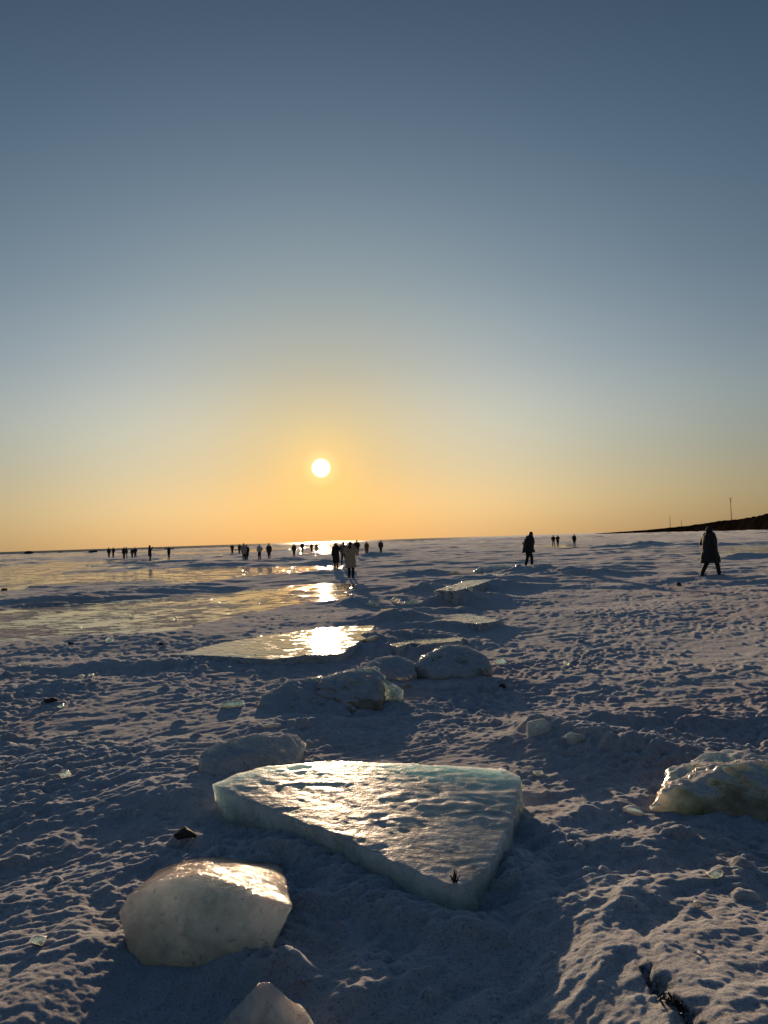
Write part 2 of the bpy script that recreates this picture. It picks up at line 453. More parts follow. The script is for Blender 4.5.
def tube(bm, pts, radii, seg=12, caps=True):
    """Tapered round or elliptical tube with rounded ends; radii are r or (rx, ry)."""
    pts = [Vector(p) for p in pts]
    rr = [(q, q) if not hasattr(q, '__len__') else q for q in radii]
    d0 = (pts[1] - pts[0]).normalized(); d1 = (pts[-1] - pts[-2]).normalized()
    P = list(pts); RR = list(rr)
    if caps:
        for k in (.7, .95):
            f = math.sqrt(max(0, 1 - k * k))
            P.insert(0, pts[0] - d0 * (min(rr[0]) * k)); RR.insert(0, (rr[0][0] * f, rr[0][1] * f))
            P.append(pts[-1] + d1 * (min(rr[-1]) * k)); RR.append((rr[-1][0] * f, rr[-1][1] * f))
    rings = []
    side = Vector((1, 0, 0))
    for i, (p, q) in enumerate(zip(P, RR)):
        d = (P[min(i + 1, len(P) - 1)] - P[max(i - 1, 0)]).normalized()
        s = side - d * side.dot(d)
        if s.length < .2:
            s = Vector((0, 1, 0)) - d * d.y
        s.normalize(); t = d.cross(s)
        rings.append([bm.verts.new(p + s * (q[0] * math.cos(a)) + t * (q[1] * math.sin(a))) for a in [2 * math.pi * k / seg for k in range(seg)]])
    for a, b in zip(rings[:-1], rings[1:]):
        for k in range(seg):
            bm.faces.new((a[k], a[(k + 1) % seg], b[(k + 1) % seg], b[k]))
    bm.faces.new(rings[0][::-1]); bm.faces.new(rings[-1])


def ball(bm, c, r, rot=None, seg=14):
    M = Matrix.Translation(c) @ (rot.to_4x4() if rot else Matrix.Identity(4)) @ Matrix.Diagonal((*r, 1)) if hasattr(r, '__len__') else Matrix.Translation(c) @ Matrix.Diagonal((r, r, r, 1))
    bmesh.ops.create_uvsphere(bm, u_segments=seg, v_segments=seg // 2 + 2, radius=1, matrix=M)


def recentre(me, base):
    v = verts_of(me); v -= np.array(base); set_verts(me, v)


# ---------------------------------------------------------------- ice pieces
def place_block(me, name, label, m, base, cat='ice block', group=None):
    recentre(me, base)
    o = link(name, me, m); o.location = base
    return tag(o, label, cat, group)


def slab(name, label, m, outline, plane, bottom=-.12, vox=.012, flare=.0, rnd=3, amp=.006, top_wave=0.0, seed=0, cat='ice slab', group='ice slabs heaved up along the ridge', side_amp=.02, wave_mask=None):
    """A plate of ice with the outline seen in the photo, cut through its whole thickness."""
    top = [at(a, b, *plane) for a, b in outline]
    c = sum(top, Vector()) / len(top)
    # extra points along the rim, jittered as a broken edge is
    rim = []
    for i, p in enumerate(top):
        q = top[(i + 1) % len(top)]
        k = max(1, int((q - p).length / .10))
        for j in range(k):
            s = p.lerp(q, j / k); rim.append(s)
    arr = np.array([p[:] for p in rim])
    j = gn(arr[:, 0] * 6 + seed, arr[:, 1] * 6, seed) * side_amp
    rim = [p + (p - c).normalized() * float(jj) for p, jj in zip(rim, j)]
    bm = bmesh.new()
    t = [bm.verts.new(p) for p in rim]
    b = [bm.verts.new((p.x + (p.x - c.x) * flare, p.y + (p.y - c.y) * flare, bottom)) for p in rim]
    n = len(rim)
    bm.faces.new(t); bm.faces.new(b[::-1])
    for i in range(n):
        bm.faces.new((t[i], b[i], b[(i + 1) % n], t[(i + 1) % n]))
    bmesh.ops.recalc_face_normals(bm, faces=bm.faces)
    me = voxel(bm, vox, rnd, name)
    v = verts_of(me); nn = normals_of(me)
    up = ss(.55, .9, nn[:, 2])
    d = amp * gn3(v, 9, seed) + amp * .5 * gn3(v, 22, seed + 1)
    sd = (1 - up) * (side_amp * .9 * gn3(v, 7, seed + 2) + side_amp * .4 * gn3(v, 19, seed + 3))
    if top_wave:
        w = 1.3 * (np.abs(gn(v[:, 0] / .26 + .8 * gn(v[:, 0] / .3, v[:, 1] / .2, seed), v[:, 1] / .12 + .6 * gn(v[:, 0] / .25, v[:, 1] / .25, seed + 9), seed + 5)) - .3) + .6 * gn(v[:, 0] / .10, v[:, 1] / .06, seed + 6)
        k = wave_mask(v) if wave_mask else 1
        d = d * (1 - up) + up * (d * .35 - top_wave * w * k)
    v = v + nn * (d + sd)[:, None]
    set_verts(me, v)
    base = (c.x, c.y, min(0.0, bottom + .02))
    return place_block(me, name, label, m, base, cat, group)


def chunk(name, label, m, pts, vox=.012, rnd=3, amp=.01, seed=0, cat='ice block', group='loose ice blocks on the snow', ridge=0.0):
    """A faceted lump: the hull of the given points, edges melted round."""
    bm = bmesh.new()
    for p in pts:
        bm.verts.new(p)
    r = bmesh.ops.convex_hull(bm, input=bm.verts)
    junk = [g for g in r['geom_interior'] if isinstance(g, bmesh.types.BMVert)]
    if junk:
        bmesh.ops.delete(bm, geom=junk, context='VERTS')
    bmesh.ops.recalc_face_normals(bm, faces=bm.faces)
    me = voxel(bm, vox, rnd, name)
    v = verts_of(me); nn = normals_of(me)
    v = v + nn * (amp * gn3(v, 5.5, seed) + amp * .6 * gn3(v, 13, seed + 1) + amp * .3 * gn3(v, 34, seed + 2))[:, None]
    if ridge:
        v = v - nn * (ridge * (np.abs(gn3(v, 7, seed + 4)) + .5 * np.abs(gn3(v, 17, seed + 5)) - .3))[:, None]
    set_verts(me, v)
    c = v.mean(0)
    return place_block(me, name, label, m, (c[0], c[1], v[:, 2].min() + .02), cat, group)


M_SLAB = ice_material('slab_ice', (.62, .69, .68), .80, .35, .22, .0040, 13.0, .35, .45, -.34, .3)
M_BOULDER = ice_material('clear_boulder_ice', (.76, .78, .79), .92, .50, .06, .022, 15.0, .8, 1.1, 0, .8)
M_CLOUDY = ice_material('cloudy_ice', (.68, .66, .61), .85, .50, .14, .016, 10.0, .4, .4, .06, .6)
M_AMBER = ice_material('amber_ice', (.68, .60, .45), .9, .55, .13, .016, 10.0, .4, .6, .08, .5)
M_PLATE = ice_material('plate_ice', (.20, .22, .23), .1, .0, .035, .0006, 4.0, .3, .08, -.33, .1, True)
M_FROST = ice_material('frosted_ice', (.60, .59, .57), .8, .30, .25, .016, 12.0, .4, .45, .22, .4)
M_CRUST = ice_material('snow_crusted_ice', (.45, .45, .45), .5, .15, .3, .016, 14.0, .4, .3, .65, .4)


def milky(m_, col, dens):
    """Fine bubbles inside the clear ice."""
    v_ = m_.node_tree.nodes.new('ShaderNodeVolumePrincipled')
    v_.inputs['Color'].default_value = (*col, 1); v_.inputs['Density'].default_value = dens; v_.inputs['Anisotropy'].default_value = .55
    m_.node_tree.links.new(v_.outputs[0], m_.node_tree.nodes['Material Output'].inputs['Volume'])


milky(M_BOULDER, (.93, .93, .90), 5.0)
milky(M_AMBER, (.93, .86, .70), 5.0)
milky(M_CLOUDY, (.93, .94, .93), 6.0)
for m_, t_ in ((M_PLATE, (1, .87, .66, 1)), (M_SLAB, (1, .92, .78, 1))):
    m_.node_tree.nodes['Principled BSDF'].inputs['Specular Tint'].default_value = t_

# the big broken plate in front
slab('ice_slab', 'big flat ice slab with a wet golden glaze and a pointed near corner', M_SLAB,
     [(213, 784), (236, 773), (264, 766), (330, 761), (430, 764), (505, 769), (521, 777), (517, 800), (506, 836), (490, 864), (474, 882),
      (456, 889), (430, 879), (400, 867), (370, 852), (338, 837), (300, 821), (266, 808)], (-.06, .0, .067), -.16, .009, .0, 2, .004, .0085, 3,
     wave_mask=lambda v: np.clip(.05 + 1.0 * ss(-.15, .25, v[:, 0]) * ss(3.55, 4.0, v[:, 1]) * (.4 + .9 * gn(v[:, 0] / .35, v[:, 1] / .30, 77)) + .45 * ss(.25, .6, gn(v[:, 0] / .4, v[:, 1] / .16, 78)), 0, 1.2), side_amp=.018)


def around(px, py, z, dx=0, dy=0, dz=0):
    p = at(px, py, z); return Vector((p.x + dx, p.y + dy, p.z + dz))


# faceted boulder at lower left: a steep front, a low ridge, and a bright facet leaning to the sun
bx = []
yr = at(214, 884, .26).y
front = (.26 - 2.0 * yr, 0, 2.0); top = (.26 + .09 * yr, 0, -.09)
for a, b in [(128, 893), (116, 914), (143, 948), (172, 971), (205, 975), (248, 958), (280, 936), (162, 874), (205, 867), (214, 884), (250, 905), (290, 912)]:
    bx.append(at(a - 3, b + 6, *front))
for a, b in [(244, 867), (274, 880), (293, 900), (225, 864)]:
    bx.append(at(a, b + 6, *top))
bx[1].y += .06; bx[6].y += .05; bx[0].y += .03
for a, b, dy in ((196, 912, -.045), (160, 930, -.03), (244, 930, -.03)):
    bx.append(at(a - 3, b + 6, *front) + Vector((0, dy, 0)))
for a, b, z in [(140, 900, .05), (270, 890, .02), (200, 870, -.1)]:
    p = at(a, b, z); bx.append(p + Vector((0, .34, 0)))
bx += [Vector((p.x, p.y, -.12)) for p in bx[2:6]]
chunk('ice_boulder', 'faceted translucent grey ice boulder with glints on its upper right', M_BOULDER, bx, .0075, 1, .002, 5, ridge=.008)
# pointed shard at the bottom edge
q = at(258, 981, .255)
chunk('ice_shard', 'pointed ice shard rising at the bottom edge below the faceted boulder', M_BOULDER,
      [q, q + Vector((.035, .01, -.012)), q + Vector((.085, -.02, -.055)), q + Vector((.06, -.07, -.06)), q + Vector((-.07, -.02, -.085)), q + Vector((.19, .0, -.17)), q + Vector((-.19, -.0, -.20)), q + Vector((.03, -.12, -.13)),
       q + Vector((.05, .14, -.20)), q + Vector((-.07, -.15, -.26)), q + Vector((.21, -.10, -.28)), q + Vector((-.24, .08, -.31)), q + Vector((.14, .06, -.14))], .007, 0, .008, 9, ridge=.012)
# block behind the slab's left corner
P = [at(200, 754, .16), at(220, 742, .22), at(255, 735, .25), at(290, 737, .22), at(300, 748, .15), at(297, 760, .11), at(245, 754, .17), at(206, 770, .10), at(194, 786, .0), at(225, 792, -.02)]
P += [p + Vector((.02, .30, -.06)) for p in P[:5]] + [Vector((p.x, p.y + .05, -.1)) for p in P]
chunk('ice_block', 'thick frosted ice block behind the left corner of the big slab', M_FROST, P, .012, 1, .012, 14, ridge=.03)
# amber block at the right edge
P = [at(650, 806, .10), at(662, 793, .17), at(690, 782, .21), at(728, 766, .28), at(762, 760, .30), at(800, 768, .27), at(815, 800, .15), at(790, 828, .03), at(740, 830, .0), at(690, 822, .02), at(700, 795, .17), at(750, 785, .22)]
P += [p + Vector((.04, .40, -.05)) for p in P[2:6]] + [Vector((p.x, p.y, -.1)) for p in P]
chunk('ice_block', 'wide amber translucent ice block at the right edge under a crust of snow', M_AMBER, P, .014, 1, .018, 19, ridge=.03)
# pale wedge and its neighbours in the middle
P = [at(252, 712, 0.052), at(262, 696, 0.129), at(290, 681, 0.205), at(320, 678, 0.224), at(345, 692, 0.155), at(352, 716, 0.034), at(300, 722, 0.000)]
P += [p + Vector((.05, .45, -.06)) for p in P[1:5]] + [Vector((p.x, p.y, -.1)) for p in P]
chunk('ice_block', 'pale snow-dusted wedge of ice left of the amber-edged block in the middle', M_CLOUDY, P, .014, 1, .02, 23, ridge=.03)
P = [at(314, 693, 0.155), at(322, 678, 0.240), at(350, 670, 0.291), at(372, 668, 0.300), at(380, 680, 0.240), at(381, 700, 0.120), at(345, 704, 0.086)]
P += [p + Vector((.05, .22, -.02)) for p in P] + [Vector((p.x, p.y + .05, -.05)) for p in P]
chunk('ice_block', 'honey-coloured ice block with a glowing right edge beside the small triangular shard', M_AMBER, P, .014, 1, .014, 27, ridge=.03)
P = [at(381, 677, 0.231), at(402, 689, 0.146), at(396, 697, 0.086), at(384, 694, 0.086)]
P += [p + Vector((.02, .05, -.02)) for p in P] + [Vector((p.x, p.y, -.02)) for p in P[1:]]
chunk('ice_shard', 'small triangular ice shard standing right of the honey-coloured block', M_CLOUDY, P, .008, 1, .004, 29)
P = [at(364, 668, 0.138), at(376, 659, 0.189), at(398, 656, 0.205), at(414, 664, 0.155), at(416, 674, 0.077), at(380, 679, 0.043)]
P += [p + Vector((0, .35, -.04)) for p in P[:4]] + [Vector((p.x, p.y, -.05)) for p in P]
chunk('ice_block', 'low rounded ice block between the triangular shard and the broad pale block', M_FROST, P, .014, 1, .012, 31, ridge=.03)
P = [at(412, 666, 0.138), at(424, 656, 0.205), at(446, 646, 0.274), at(468, 647, 0.267), at(486, 656, 0.205), at(492, 668, 0.120), at(470, 676, 0.052), at(430, 676, 0.052)]
P += [p + Vector((.03, .45, -.05)) for p in P[1:5]] + [Vector((p.x, p.y, -.05)) for p in P]
chunk('ice_block', 'broad pale translucent ice block below the thin white-edged plate', M_CLOUDY, P, .014, 1, .016, 37, ridge=.03)
# plates along the ridge
slab('ice_slab', 'long gold-lit ice plate carrying the brightest sun glint in the middle distance', M_PLATE,
     [(172, 655), (215, 644), (260, 636), (320, 628), (374, 625), (372, 633), (356, 644), (340, 654), (300, 656), (268, 660), (235, 657)], (.14, 0, .0), -.08, .016, .0, 2, .003, .0, 41, side_amp=.06)
slab('ice_slab', 'thin ice plate with a curled white left edge above the broad pale block', M_PLATE,
     [(390, 645), (402, 639), (430, 637), (464, 637), (460, 641), (425, 644), (412, 643), (398, 647)], (.77, 0, -.06), -.05, .012, .0, 2, .006, 0, 43)
slab('ice_slab', 'narrow lit ice plate on the snow between the curled plate and the sloping plate', M_PLATE,
     [(386, 613), (420, 611), (470, 614), (502, 620), (480, 624), (430, 620), (392, 618)], (.645, 0, -.04), -.10, .02, .0, 2, .008, 0, 47, side_amp=.09)
slab('ice_slab', 'sloping snow-covered ice plate leading up to the stooping walker', M_PLATE,
     [(436, 590), (462, 582), (490, 573), (512, 567), (516, 570), (500, 577), (478, 585), (456, 591)], (.640, 0, -.018), -.10, .03, .0, 2, .010, 0, 53, side_amp=.12)
P = [at(474, 571, .15), at(480, 567, .28), at(504, 565, .32), at(512, 567, .28), at(510, 572, .12)]
P += [p + Vector((.1, .7, -.05)) for p in P] + [Vector((p.x, p.y, -.05)) for p in P]
chunk('ice_block', 'greenish ice block on the ridge beyond the sloping plate', M_SLAB, P, .03, 3, .03, 57)
P = [at(514, 569, .2), at(516, 565, .35), at(520, 564, .38), at(523, 566, .3), at(522, 570, .18)]
P += [p + Vector((.05, .25, -.05)) for p in P] + [Vector((p.x, p.y, 0)) for p in P]
chunk('ice_block', 'small bright sunlit ice lump at the heels of the stooping walker', M_AMBER, P, .025, 2, .015, 59)

def ground_at(px, py):
    p = at(px, py)
    for _ in range(6):
        p = at(px, py, H(p.x, p.y))
    return p


# jagged shards along the broken ridge
SH = [(232, 706, 20, 10, 'low jagged shard at the left foot of the snow-dusted wedge'), (270, 727, 18, 8, 'flat shard half sunk in the snow below the snow-dusted wedge'), (352, 712, 16, 14, 'upright shard below the honey-coloured block'),
      (408, 690, 14, 10, 'small broken shard right of the triangular one'), (500, 664, 14, 9, 'pale shard at the right end of the broad pale block'), (372, 640, 16, 8, 'flat shard between the gold-lit plate and the curled plate'),
      (412, 604, 16, 7, 'thin shard tilted on the ridge behind the narrow plate'), (372, 606, 14, 9, 'blunt shard at the tip of the gold-lit plate'), (455, 574, 12, 5, 'flat shard on the ridge left of the greenish block'),
      (540, 727, 26, 16, 'broken block poking from the left end of the right-hand snow mound'), (618, 748, 34, 14, 'tilted ice block in the front of the right-hand snow mound'), (664, 752, 26, 10, 'flat broken slab on the crest of the right-hand snow mound'),
      (576, 738, 20, 9, 'small angular block in the middle of the right-hand snow mound'), (632, 812, 20, 14, 'pale shard leaning on the left end of the amber block'), (560, 570, 10, 4, 'small flat shard on the hump right of the stooping walker'),
      (258, 752, 10, 5, 'shard lying on the crest of the thick frosted block') , (590, 571, 8, 4, 'lone shard at the right end of the hump beyond the stooping walker')]
for i, (px, py, wp, hp, lab) in enumerate(SH):
    p = ground_at(px, py)
    k = (p - Vector((0, 0, EYE))).length / F
    w2, hh_ = wp * k * .5, hp * k
    rnd = random.Random(500 + i)
    ax = Vector((math.cos(rnd.uniform(-.5, .5)), math.sin(rnd.uniform(-.5, .5)), rnd.uniform(-.25, .25)))
    pts = []
    for a in (-1, -.35, .3, 1):
        top_ = hh_ * (1.0 - .55 * abs(a - rnd.uniform(-.4, .4)))
        for sy in (-1, 1):
            pts.append(p + ax * (a * w2) + Vector((rnd.uniform(-.1, .1) * w2, sy * w2 * rnd.uniform(.12, .45), top_ * rnd.uniform(.75, 1.0))))
            pts.append(p + ax * (a * w2 * 1.05) + Vector((0, sy * w2 * rnd.uniform(.3, .6), -.25 * hh_ - .02)))
    pts = [q_ - Vector((0, 0, .22 * hh_)) for q_ in pts]
    chunk('ice_shard', lab, (M_CRUST if 'mound' in lab or 'hump' in lab else (M_CLOUDY, M_FROST, M_AMBER)[i % 3]), pts, max(.006, w2 * .07), 0, w2 * .03, 520 + i, 'ice shard', 'jagged shards along the broken ridge', ridge=w2 * .05)

# small fragments lying loose on the snow
FR = [(39, 944, 16, 'glassy ice crumb casting a shadow on the sunlit snow at lower left'), (65, 779, 12, 'orange-lit ice crumb alone on the ridged snow at left'),
      (60, 707, 9, 'pale ice crumb just beside the dark flat lump at left'), (81, 678, 8, 'white ice crumb on the ridged snow below the smooth ice'),
      (91, 676, 6, 'smallest white crumb next to another on the ridged snow at left'), (110, 643, 9, 'ice crumb at the near edge of the smooth ice sheet'),
      (715, 877, 16, 'peach-lit square ice lump on the right-hand snow crest'), (696, 906, 10, 'half-buried ice crumb below the peach-lit lump'),
      (248, 662, 14, 'snowy ice lump stuck to the front of the long gold-lit plate'), (538, 775, 12, 'rough ice crumb in the shade right of the big slab'),
      (132, 617, 6, 'upright clear splinter standing on the smooth ice at left'), (175, 620, 6, 'tilted clear splinter in the middle of the smooth ice'),
      (136, 938, 9, 'white ice crumb against the left foot of the faceted boulder'), (302, 978, 8, 'tiny white crumb in the deep shade right of the pointed shard'),
      (700, 955, 8, 'pink-lit crumb on the crest above the watery crack'), (566, 665, 9, 'yellowish ice crumb in the middle of the right-hand snowfield'),
      (22, 668, 7, 'ice crumb at the far left edge of the ridged snow'), (120, 655, 7, 'low ice crumb near the left end of the gold-lit plate'), (470, 604, 9, 'ice lump on the ridge above the narrow plate'),
      (396, 603, 12, 'square ice lump at the start of the ridge line'), (640, 690, 9, 'frosted ice crumb behind the right-hand snow mound')]
for i, (px, py, wpx, lab) in enumerate(FR):
    p = at(px, py); p.z = H(p.x, p.y)
    # slide along the sight line so the crumb shows where the photo has it
    for _ in range(4):
        p = at(px, py, p.z); p.z = H(p.x, p.y)
    s = wpx * (p - Vector((0, 0, EYE))).length / F * .5
    rnd = random.Random(100 + i)
    pts = []
    for k in range(13):
        v = Vector((rnd.gauss(0, 1), rnd.gauss(0, 1), rnd.gauss(0, 1))).normalized()
        pts.append(Vector((p.x, p.y, p.z + s * .35)) + Vector((v.x * s * rnd.uniform(.8, 1.1), v.y * s * rnd.uniform(.7, 1), v.z * s * rnd.uniform(.5, .8))))
    nm = 'ice_splinter' if 'splinter' in lab else 'ice_crumb'
    chunk(nm, lab, M_AMBER if 'orange' in lab or 'peach' in lab or 'yellow' in lab else M_CLOUDY, pts, max(.004, s * .09), 1, s * .08, 200 + i, 'ice fragment', 'ice crumbs scattered on the snow')

# ---------------------------------------------------------------- debris
M_WOOD = plain('wet_bark', (.030, .022, .018), .8, .5, 30, .006)
M_WEED = plain('dark_weed', (.010, .011, .009), .6, .4, 60, .003)
M_ROCK = plain('dark_rock', (.035, .032, .034), .9, .4, 3, .02)


def lump(name, label, px, py, wpx, hpx, m, cat, seed, group=None):
    p = ground_at(px, py)
    k = (p - Vector((0, 0, EYE))).length / F
    sx, sz = wpx * k * .5, hpx * k
    rnd = random.Random(seed)
    pts = []
    for i in range(16):
        v = Vector((rnd.gauss(0, 1), rnd.gauss(0, 1), rnd.gauss(0, 1))).normalized()
        pts.append(p + Vector((v.x * sx, v.y * sx * .7, sz * .35 + v.z * sz * .6)))
    return chunk(name, label, m, pts, sx * .09, 1, sx * .10, seed, cat, group)


# bark piece by the slab
lump('driftwood', 'dark brown bark scrap on the snow left of the big slab', 186, 838, 24, 11, M_WOOD, 'driftwood', 331)
lump('dark_stone', 'flat dark stone on the ridged snow at far left', 51, 703, 15, 5, M_WOOD, 'stone', 301, 'dark stones on the ice')
lump('dark_stone', 'small black stone on the snow left of the long-coated walker', 679, 586, 5, 4, M_WEED, 'stone', 302, 'dark stones on the ice')
lump('dark_stone', 'black stone on the smooth ice at the left edge', 4, 590, 6, 2.2, M_WEED, 'stone', 303, 'dark stones on the ice')
lump('dark_stone', 'dark stone at the edge of the smooth ice left of the long plate', 71, 644, 7, 2.6, M_WEED, 'stone', 304, 'dark stones on the ice')
lump('dark_stone', 'dark stone in the rough strip before the long gold-lit plate', 161, 645, 7, 3, M_WEED, 'stone', 305, 'dark stones on the ice')
lump('dark_stone', 'tiny black stone on the front rim of the gold-lit plate', 256, 659, 5, 5, M_WEED, 'stone', 306, 'dark stones on the ice')
lump('dark_stone', 'black stone in the shade below the broad pale block', 503, 688, 8, 5, M_WEED, 'stone', 307, 'dark stones on the ice')
lump('dark_rock', 'low dark rock on the horizon at the left edge', 29, 553.6, 9, 2.6, M_ROCK, 'rock', 311, 'dark rocks near the horizon')
lump('dark_rock', 'long dark rock on the horizon left of the leftmost pair of people', 94, 552.4, 13, 2.0, M_ROCK, 'rock', 312, 'dark rocks near the horizon')
lump('dark_rock', 'faint dark rock on the horizon between two darker ones', 60, 553, 7, 1.4, M_ROCK, 'rock', 313, 'dark rocks near the horizon')
# weed frozen on the slab's near corner
p = at(455, 882, -.06, 0, .067)
bm = bmesh.new(); rnd = random.Random(5)
for k in range(9):
    a = rnd.uniform(-.5, .5)
    s = Vector((p.x + rnd.uniform(-.008, .008), p.y + rnd.uniform(-.012, .02), p.z - .004))
    tube(bm, [s, s + Vector((math.sin(a) * .02, .004, .022)), s + Vector((math.sin(a) * .045, .002 + rnd.uniform(-.01, .01), rnd.uniform(.02, .05)))], [.004, .0035, .0018], 6)
me = voxel(bm, .0022, 0, 'seaweed_tuft')
place_block(me, 'seaweed_tuft', 'tuft of dark seaweed frozen into the near corner of the big slab', M_WEED, tuple(p), 'seaweed')
# grit and weed in the crack at lower right
bm = bmesh.new(); rnd = random.Random(8)
for k in range(26):
    i = 2; a = Vector((*CRACK[i], 0)).lerp(Vector((*CRACK[3], 0)), rnd.uniform(.1, .9))
    x, y = a.x + rnd.gauss(0, .012), a.y + rnd.gauss(0, .02); z = H(x, y)
    t = rnd.uniform(0, 6.28); l = rnd.uniform(.010, .026)
    tube(bm, [(x, y, z - .002), (x + math.cos(t) * l * .5, y + math.sin(t) * l * .5, z + rnd.uniform(.004, .016)), (x + math.cos(t) * l, y + math.sin(t) * l, z + rnd.uniform(-.004, .008))], [.004, .004, .002], 5)
me = bpy.data.meshes.new('seaweed_strand'); bm.to_mesh(me); bm.free()
place_block(me, 'seaweed_strand', 'mat of dark seaweed and grit in the crack at lower right', M_WEED, (CRACK[2][0], CRACK[2][1], H(*CRACK[2])), 'seaweed')

# ---------------------------------------------------------------- people
CLOTH = {}


def cloth(col):
    k = tuple(col)
    if k not in CLOTH:
        CLOTH[k] = plain('cloth_%02d' % len(CLOTH), col, .85, .2, 20, .004)
    return CLOTH[k]


M_SKIN = plain('skin', (.30, .17, .12), .6, .1, 30, .001)
M_HAIR = plain('hair', (.012, .009, .008), .55, .4, 40, .004)
M_BOOT = plain('boot_leather', (.014, .013, .013), .6, .3, 30, .002)


def person(px, foot, head, label, facing=180, pose='stand', hem=.80, coat=(.014, .015, .019), legs=(.012, .013, .017), top='hair', topcol=None, arms='down', bow=0.0, bulk=1.0, spread=.09):
    bulk *= 1.14
    """Standing height comes from the feet and head rows of the photo; built facing +Y, turned by `facing` degrees (0 looks away from the camera)."""
    p = ground_at(px, foot)
    dist = (p - Vector((0, 0, EYE))).length
    tall = (foot - head) * dist / F
    tall = min(max(tall, 1.5), 1.86)
    S = tall / 1.70
    fine = dist < 45
    vx = .012 if fine else .022
    step = {'stand': 0.0, 'walk': .12, 'stride': .25}[pose]
    def leg(s):
        y = step * s
        hip = Vector((.085 * s, 0, .90)); ank = Vector((spread * s, y, .09 + (.03 if step and y < 0 else 0)))
        knee = (hip + ank) / 2 + Vector((.0, .045 + .05 * abs(step), 0)); knee.z = .49
        return hip, knee, ank
    lean = math.radians(bow)
    def tor(x, y, z):  # bend forward above the hips
        dz = z - .95
        if dz <= 0:
            return Vector((x, y, z))
        return Vector((x, y + math.sin(lean) * dz, .95 + math.cos(lean) * dz))
    sh = {s: tor(.185 * s, -.01, 1.40) for s in (-1, 1)}
    def arm(s):
        a = sh[s]
        if arms == 'down':
            e = tor(.245 * s, -.04, 1.12); h = tor(.235 * s, .05, .87)
        elif arms == 'pocket':
            e = tor(.285 * s, -.09, 1.13); h = tor(.185 * s, .09, .98)
        elif arms == 'out':
            e = tor(.46 * s, .0, 1.36); h = tor(.70 * s, .02, 1.30)
        elif arms == 'photo':
            e = tor(.30 * s, .16, 1.22); h = tor(.09 * s, .30, 1.50)
        elif arms == 'one_up' and s < 0:
            e = tor(.36 * s, .08, 1.28); h = tor(.22 * s, .22, 1.50)
        elif arms == 'swing':
            e = tor(.24 * s, -.04 - .10 * s * (1 if step else 0), 1.13); h = tor(.235 * s, .04 - .20 * s, .90)
        else:
            e = tor(.245 * s, -.04, 1.12); h = tor(.235 * s, .05, .87)
        return a, e, h
    hd = tor(0, .02, 1.575) + Vector((0, math.sin(lean) * .06, 0))
    tilt = Matrix.Rotation(-lean * 1.2, 3, 'X')
    # ---- one continuous body
    bm = bmesh.new()
    ball(bm, hd, (.076, .094, .112), tilt)
    ball(bm, hd + tilt @ Vector((0, .030, -.055)), (.055, .062, .055), tilt)     # jaw
    ball(bm, hd + tilt @ Vector((0, .098, -.018)), (.014, .020, .022), tilt)     # nose
    ball(bm, hd + tilt @ Vector((0, .085, -.066)), (.026, .012, .010), tilt)     # lips
    ball(bm, hd + tilt @ Vector((0, .083, .022)), (.052, .014, .010), tilt)      # brow
    for s in (-1, 1):
        ball(bm, hd + tilt @ Vector((.078 * s, -.005, -.01)), (.012, .022, .032), tilt)
    tube(bm, [tor(0, -.01, 1.36), hd + Vector((0, -.01, -.06))], [.062, .056])
    tube(bm, [(0, 0, .86), (0, 0, .98), tor(0, .0, 1.12), tor(0, .0, 1.28), tor(0, -.01, 1.40)], [(.155, .105), (.150, .10), (.135, .092), (.165, .108), (.135, .075)], 16)
    for s in (-1, 1):
        hip, knee, ank = leg(s)
        tube(bm, [hip, knee, ank], [.082, .056, .040])
        tube(bm, [ank + Vector((0, -.03, -.035)), ank + Vector((0, .14, -.055))], [.038, .030])
        a, e, h = arm(s)
        tube(bm, [a, e, h], [.050, .040, .028])
        d = (h - e).normalized()
        side = Vector((1, 0, 0)) - d * d.x
        if side.length < .3:
            side = Vector((0, 1, 0)) - d * d.y
        side.normalize(); nrm = d.cross(side)
        if arms == 'down' or arms == 'swing':
            side, nrm = nrm, side
        palm = h + d * .05
        tube(bm, [h, palm + d * .03], [(.026, .020), (.036, .018)] if fine else [.032, .03])
        if fine:
            for f, ln in ((-1.5, .062), (-.5, .074), (.5, .078), (1.5, .070)):
                r0 = palm + d * .03 + side * (.017 * f)
                tube(bm, [r0, r0 + d * ln * .55 + nrm * .006, r0 + d * ln * .9 + nrm * .028], [.0095, .009, .0075], 7)
            t0 = palm + side * .034
            tube(bm, [t0 - d * .015, t0 + side * .022 + d * .020, t0 + side * .022 + d * .048 + nrm * .01], [.012, .011, .009], 7)
    body = voxel(bm, .0075 if fine else vx, 1, 'person')
    root = link('person', body, M_SKIN)
    # ---- clothes
    bm = bmesh.new(); B = bulk
    w0 = .185 * B if hem < .75 else .178 * B
    prof = [(tor(0, -.005, 1.445), (.085, .075)), (tor(0, -.01, 1.40), (.19 * B, .115 * B)), (tor(0, 0, 1.27), (.205 * B, .150 * B)), (tor(0, 0, 1.10), (.195 * B, .148 * B)),
            (Vector((0, 0, .95)), (.198 * B, .150 * B))]
    if hem < .90:
        prof.append((Vector((0, .01 * step, (hem + .95) / 2)), (.205 * B, .160 * B + step * .25)))
    prof.append((Vector((0, .02 * step, hem)), (w0 * 1.16, .165 * B + step * .42)))
    tube(bm, [q for q, _ in prof], [r for _, r in prof], 18, caps=False)
    for s in (-1, 1):
        a, e, h = arm(s)
        tube(bm, [a + Vector((-.02 * s, 0, .0)), e, h - (h - e).normalized() * .01], [.082 * B, .072 * B, .058 * B], 12)
